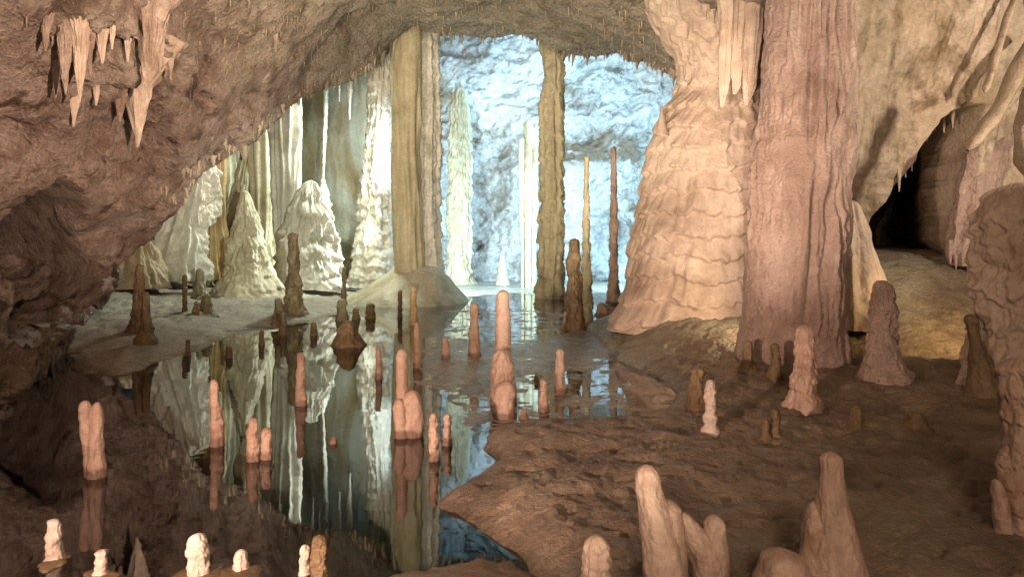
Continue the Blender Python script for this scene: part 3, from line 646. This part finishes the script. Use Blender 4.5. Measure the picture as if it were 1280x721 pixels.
r_ = root('stalagmite', pb, 'forked pinkish stalagmite fused of two posts in the darkest water', 'stalagmite')
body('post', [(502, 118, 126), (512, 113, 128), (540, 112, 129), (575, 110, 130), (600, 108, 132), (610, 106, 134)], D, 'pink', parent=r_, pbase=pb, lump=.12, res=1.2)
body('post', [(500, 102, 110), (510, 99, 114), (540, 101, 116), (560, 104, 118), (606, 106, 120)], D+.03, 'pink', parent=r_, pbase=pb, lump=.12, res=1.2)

# near ones, feet below the picture's lower edge
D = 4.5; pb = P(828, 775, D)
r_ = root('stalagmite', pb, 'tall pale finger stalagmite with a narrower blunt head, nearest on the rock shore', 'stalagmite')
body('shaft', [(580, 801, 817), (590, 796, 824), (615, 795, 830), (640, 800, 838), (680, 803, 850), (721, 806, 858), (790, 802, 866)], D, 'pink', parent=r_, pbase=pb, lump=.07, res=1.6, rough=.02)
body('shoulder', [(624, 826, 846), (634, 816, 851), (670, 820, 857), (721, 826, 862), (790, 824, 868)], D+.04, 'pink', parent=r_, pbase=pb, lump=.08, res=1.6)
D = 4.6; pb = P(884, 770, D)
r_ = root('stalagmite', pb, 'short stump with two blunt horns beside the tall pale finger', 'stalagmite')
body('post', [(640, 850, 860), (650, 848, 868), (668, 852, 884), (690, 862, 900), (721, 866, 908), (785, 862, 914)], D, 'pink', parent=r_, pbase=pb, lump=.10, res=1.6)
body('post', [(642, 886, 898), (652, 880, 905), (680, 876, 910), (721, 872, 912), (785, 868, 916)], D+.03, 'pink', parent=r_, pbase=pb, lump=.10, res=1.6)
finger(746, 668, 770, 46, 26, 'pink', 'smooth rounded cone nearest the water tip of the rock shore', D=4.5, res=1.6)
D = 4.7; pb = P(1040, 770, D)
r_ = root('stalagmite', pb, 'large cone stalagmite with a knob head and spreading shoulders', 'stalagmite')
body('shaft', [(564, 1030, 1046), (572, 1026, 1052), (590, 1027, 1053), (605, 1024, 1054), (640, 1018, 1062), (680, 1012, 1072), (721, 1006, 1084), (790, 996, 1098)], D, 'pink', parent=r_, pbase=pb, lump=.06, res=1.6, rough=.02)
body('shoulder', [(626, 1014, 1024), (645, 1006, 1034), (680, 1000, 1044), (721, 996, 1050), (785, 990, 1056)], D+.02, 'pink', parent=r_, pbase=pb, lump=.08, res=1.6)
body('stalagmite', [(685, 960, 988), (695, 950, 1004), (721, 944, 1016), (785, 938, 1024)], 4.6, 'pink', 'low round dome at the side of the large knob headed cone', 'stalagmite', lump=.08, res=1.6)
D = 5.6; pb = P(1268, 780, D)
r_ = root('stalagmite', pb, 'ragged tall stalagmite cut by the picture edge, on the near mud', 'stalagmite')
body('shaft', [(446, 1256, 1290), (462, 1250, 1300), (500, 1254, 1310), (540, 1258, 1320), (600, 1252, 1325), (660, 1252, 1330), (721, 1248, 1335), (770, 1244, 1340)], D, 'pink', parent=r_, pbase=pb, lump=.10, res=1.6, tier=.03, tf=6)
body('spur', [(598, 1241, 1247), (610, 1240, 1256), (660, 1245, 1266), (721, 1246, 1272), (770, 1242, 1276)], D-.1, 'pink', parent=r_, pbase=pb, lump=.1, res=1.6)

cl = []
for k in range(4):
    n, m = 8, 12; V = []
    for i in range(n):
        for j in range(m):
            a, b_ = 2*math.pi*j/m, math.pi*i/(n-1); V.append((math.sin(b_)*math.cos(a), math.sin(b_)*math.sin(a), .7*math.cos(b_)))
    V = np.array(V); V = V*(1+.35*fbm(V*1.2+k*9, 3, 400+k))[:, None]
    me = mesh_from(V, grid_quads(n, m, wrap=True, flip=True), name='clod'); me.materials.append(M['ground']); cl.append(me)
rr_ = random.Random(5); i = 0
while i < 16:
    x, y = rr_.uniform(650, 1240), rr_.uniform(480, 715); X_, D_ = GR(x, y, .2)
    if float(poly_sd(L_RIGHT, np.array([X_]), np.array([D_]))[0]) < .3: continue
    o = bpy.data.objects.new('clod', cl[i % 4]); COL.objects.link(o); q = rr_.uniform(.012, .04); o.location = (X_, D_, zat(X_, D_)+q*.25); o.scale = (q, q*rr_.uniform(.7, 1.2), q*.8); o.rotation_euler = (0, 0, rr_.uniform(0, 6))
    tag(o, 'small loose clod lying on the brown mud of the rock shore', 'clod', 'loose clods on the brown mud'); i += 1
# calcite rafts round the near stubs
for x, y, w, lab in [(248, 716, 54, 'thin calcite raft ringing the stout stump'), (301, 714, 48, 'thin calcite raft ringing the round topped stub'), (126, 718, 44, 'thin calcite raft ringing the crooked stub'), (68, 700, 34, 'thin calcite raft ringing the knobbly post')]:
    X_, D_ = GR(x, y, .015); R_ = w/2/F*D_; V = []; m = 36; s_ = sd()
    for i, (q, zz) in enumerate([(0, .02), (.6, .018), (.93, .012), (1, .0), (1, -.05)]):
        for j in range(m):
            a = 2*math.pi*j/m; rr = R_*q*(1+.22*math.sin(2*a+s_)+.12*math.sin(5*a+2*s_)+.06*math.sin(9*a))
            V.append((rr*math.cos(a), rr*math.sin(a)*1.3, zz))
    me = mesh_from(V, grid_quads(5, m, wrap=True), name='calcite_raft')
    tag(link('calcite_raft', me, M['brown'], None, (X_, D_, 0)), lab, 'calcite raft', 'calcite rafts at the pool rim')

# ---- stalactites on the left wall
WS = [(82, 10, 118, 17, 'pale stout stalactite, first of the row hanging on the pink wall'), (100, 0, 128, 21, 'widest pale stalactite of the row on the pink wall'), (113, 10, 94, 9, 'slender spike stalactite between the wide ones'),
      (128, 0, 80, 15, 'short stalactite against a dark rock fold'), (140, 0, 62, 11, 'brief ochre stalactite of the pink wall row'), (160, 10, 78, 9, 'thin spike between two dark rock cracks'),
      (186, 0, 122, 26, 'long broad stalactite over the sharp lower spike'), (172, 95, 184, 23, 'sharp pale spike, lowest of all on the pink wall'), (150, 105, 152, 13, 'small fang beside the sharp lowest spike'),
      (200, 0, 92, 13, 'narrow stalactite near the dark pocket'), (57, 0, 64, 12, 'faint small stalactite at the outer end of the row'), (92, 95, 158, 12, 'lower tooth hanging under the widest stalactite'),
      (120, 80, 132, 10, 'little fang tucked between the wide stalactites'), (214, 40, 100, 9, 'small ragged stalactite just beside the dark pocket'), (70, 60, 122, 10, 'small blunt stalactite under the outermost pair'),
      (345, 40, 66, 5, 'little tan straw under the bristling ceiling')]
for x, a, b_, w, lab in WS:
    p, n = on_wall(x, max(a, 2)); q, n = on_wall(x, a+.5*(b_-a)); D = min(p[1]+.05, q[1]+.02); h = b_-a
    me_ = [(a-40, x-w*3.0, x+w*2.8), (a-14, x-w*1.5, x+w*1.6), (a+.12*h, x-w*.72, x+w*.66), (a+.4*h, x-w*.46, x+w*.50), (a+.7*h, x-w*.30, x+w*.26), (b_, x-.8, x+.8)]
    body('stalactite', me_, D, 'drip' if x % 4 else 'flow', lab, 'stalactite', 'stalactites on the pink wall', cap_top=False, flute=.10, ff=4, lump=.22, lf=2.2, res=1.2)

# ---- fringe of small stalactites along the arch lip
protos = []
for k in range(5):
    n, m = 14, 9; V = []
    h, r0 = 1.0, .10+.02*k
    for i in range(n):
        t_ = i/(n-1)
        for j in range(m):
            a = 2*math.pi*j/m; rr = r0*(1-t_)**.8*(1+.2*math.sin(7*t_+k+a))+.004
            V.append((rr*math.cos(a)+.03*math.sin(3*t_+k), rr*math.sin(a), -h*t_))
    me = mesh_from(V, grid_quads(n, m, wrap=True, flip=True), name='stalactite'); me.materials.append(M['ceiling']); protos.append(me)
ulo, uhi = int(np.argmin(np.abs(lpx-225))), int(np.argmin(np.where(np.arange(NU) < NU*.85, np.abs(lpx-870), 9999)))
vlo, vm, vhi = (int(np.argmin(np.abs(tv-q))) for q in (.35, .95, 1.004))
for i in range(260):
    a = random.randint(ulo, uhi); b_ = random.randint(vm, vhi)
    p = LG[b_, a]
    o = bpy.data.objects.new('stalactite', protos[i % 5]); COL.objects.link(o)
    L_ = random.uniform(.14, .36)*(1.8 if random.random() < .12 else 1)
    o.location = (p[0], p[1], p[2]+.08); o.scale = (random.uniform(.3, .6), random.uniform(.3, .6), L_); o.rotation_euler = (random.uniform(-.08, .08), random.uniform(-.08, .08), random.uniform(0, 6))
    tag(o, 'small thin stalactite in the bristling fringe along the lip of the arch', 'stalactite', 'fringe of stalactites along the arch lip')
V, Q = [], []
for i in range(1700):
    a = random.randint(ulo, uhi); b_ = random.randint(vlo, vm-1); p = LG[b_, a]
    if down[b_, a] < .62 or a < ulo+(uhi-ulo)*.16: continue
    L_ = .05+.30*random.random()**2.2; r0 = random.uniform(.012, .030); k0 = len(V)
    for (q, rr) in ((-.05, r0), (-L_*.5, r0*.6), (-L_, .002)):
        for j in range(5):
            an = 2*math.pi*j/5; V.append((p[0]+rr*math.cos(an), p[1]+rr*math.sin(an), p[2]+q))
    for i2 in range(2):
        for j in range(5): Q.append((k0+i2*5+j, k0+i2*5+5+j, k0+i2*5+5+(j+1) % 5, k0+i2*5+(j+1) % 5))
me = mesh_from(V, Q, name='soda_straws')
tag(link('soda_straws', me, M['ceiling']), 'countless tiny soda straws bristling over the brown ceiling', 'soda straws', kind='stuff')

# ------------------------------------------------------------------ lamps of the show cave, plus one added fill light
def spot(name, loc, target, W, col, size=70, blend=.6, rad=.12):
    l = bpy.data.lights.new(name, 'SPOT'); l.energy = W; l.color = col; l.spot_size = math.radians(size); l.spot_blend = blend; l.shadow_soft_size = rad
    o = bpy.data.objects.new(name, l); COL.objects.link(o); o.location = loc
    from mathutils import Vector
    o.rotation_euler = (Vector(target)-Vector(loc)).to_track_quat('-Z', 'Y').to_euler(); return o
def point(name, loc, W, col, rad=.15):
    l = bpy.data.lights.new(name, 'POINT'); l.energy = W; l.color = col; l.shadow_soft_size = rad
    o = bpy.data.objects.new(name, l); COL.objects.link(o); o.location = loc; return o
PINK, BLUE, YEL, GRN, WARM = (1, .66, .51), (.40, .73, 1.0), (1, .70, .30), (.9, 1, .88), (1, .78, .58)
spot('flood_lamp', (-3.3, .6, 1.7), (.9, 15, 2.2), 3600, PINK, 70, .8)
spot('flood_lamp', (-2.2, .4, 2.0), (4.0, 17, 3.6), 4300, (1, .73, .57), 30, .8)
spot('flood_lamp', (6.4, -1.8, 2.2), (-9.6, 16, 7.2), 27000, (1, .72, .55), 35, .8, .1)
spot('flood_lamp', (-8.5, 7.0, .7), (1.5, 24, 9.4), 8000, (1, .88, .64), 60, .9)
spot('flood_lamp', (-.5, -3.5, .7), (1.0, 23, 9.6), 8500, (1, .85, .66), 46, .9)
spot('flood_lamp', (.5, -2.0, 3.4), (-1.4, 28, 5.0), 15000, (1, .94, .74), 24, .6)
spot('flood_lamp', (2.0, 30.4, 11.0), (1.5, 40, 1.0), 3400, BLUE, 150, .6, .3)
spot('flood_lamp', (7.4, 30.0, 3.0), (1.0, 39.5, 3.0), 10500, BLUE, 120, .6, .3)
spot('flood_lamp', (-3.6, 28.4, 2.6), (-8.2, 27.6, 3.2), 2500, (.86, 1, .96), 100, .5, .2)
spot('flood_lamp', (-3.4, 28.5, 1.1), (2.5, 39, 2.8), 7200, (.62, .86, 1), 105, .7, .2)
spot('flood_lamp', (-5.0, 27.6, 9.4), (-9.2, 25.5, 1.2), 3800, GRN, 120, .8, .3)
spot('flood_lamp', (2.6, -1.5, 2.6), (-8.2, 26, 3.2), 15000, (.90, 1, .84), 17, .6, .2)
spot('flood_lamp', (7.7, 11.5, 1.3), (7.0, 13.8, .4), 170, (1, .70, .32), 95, .7, .1)
spot('flood_lamp', (5.1, 13.9, 1.0), (.8, 14.2, .2), 160, (1, .78, .48), 150, .7, .1)
spot('flood_lamp', (9.0, 7.5, 4.9), (7.6, 15, 5.4), 2000, (1, .82, .64), 90, .9)
spot('flood_lamp', (-4.6, .8, 2.6), (4.8, 12.4, 4.2), 5200, (1, .74, .58), 24, .7)
spot('flood_lamp', (-3.6, 28.3, 5.0), (-10.5, 33.5, 7.6), 1900, (.70, .92, 1), 80, .7, .2)
point('fill_lamp', (1.0, -4.0, 5.0), 1800, (1, .73, .53), 1.2)  # unseen soft fill, added behind the camera to lift the shadows

w = bpy.data.worlds.new('World'); sc.world = w; w.use_nodes = True
w.node_tree.nodes['Background'].inputs[0].default_value = (.9, .75, .62, 1); w.node_tree.nodes['Background'].inputs[1].default_value = .12

cam = bpy.data.cameras.new('camera'); co = bpy.data.objects.new('camera', cam); COL.objects.link(co)
co.location = (0, 0, CH); co.rotation_euler = (math.radians(90), 0, 0)
cam.sensor_width = 36; cam.lens = F/1280*36; cam.shift_y = -(360.5-HY)/1280; cam.clip_end = 200; cam.clip_start = .05
sc.camera = co
sc.view_settings.view_transform = 'Standard'; sc.view_settings.look = 'None'; sc.view_settings.exposure = .24; sc.view_settings.gamma = 1
sc.render.engine = 'CYCLES'
cy = sc.cycles
cy.use_denoising = True; cy.max_bounces = 8; cy.diffuse_bounces = 4; cy.glossy_bounces = 3; cy.transparent_max_bounces = 6; cy.transmission_bounces = 2
cy.caustics_reflective = False; cy.caustics_refractive = False; cy.sample_clamp_indirect = 4
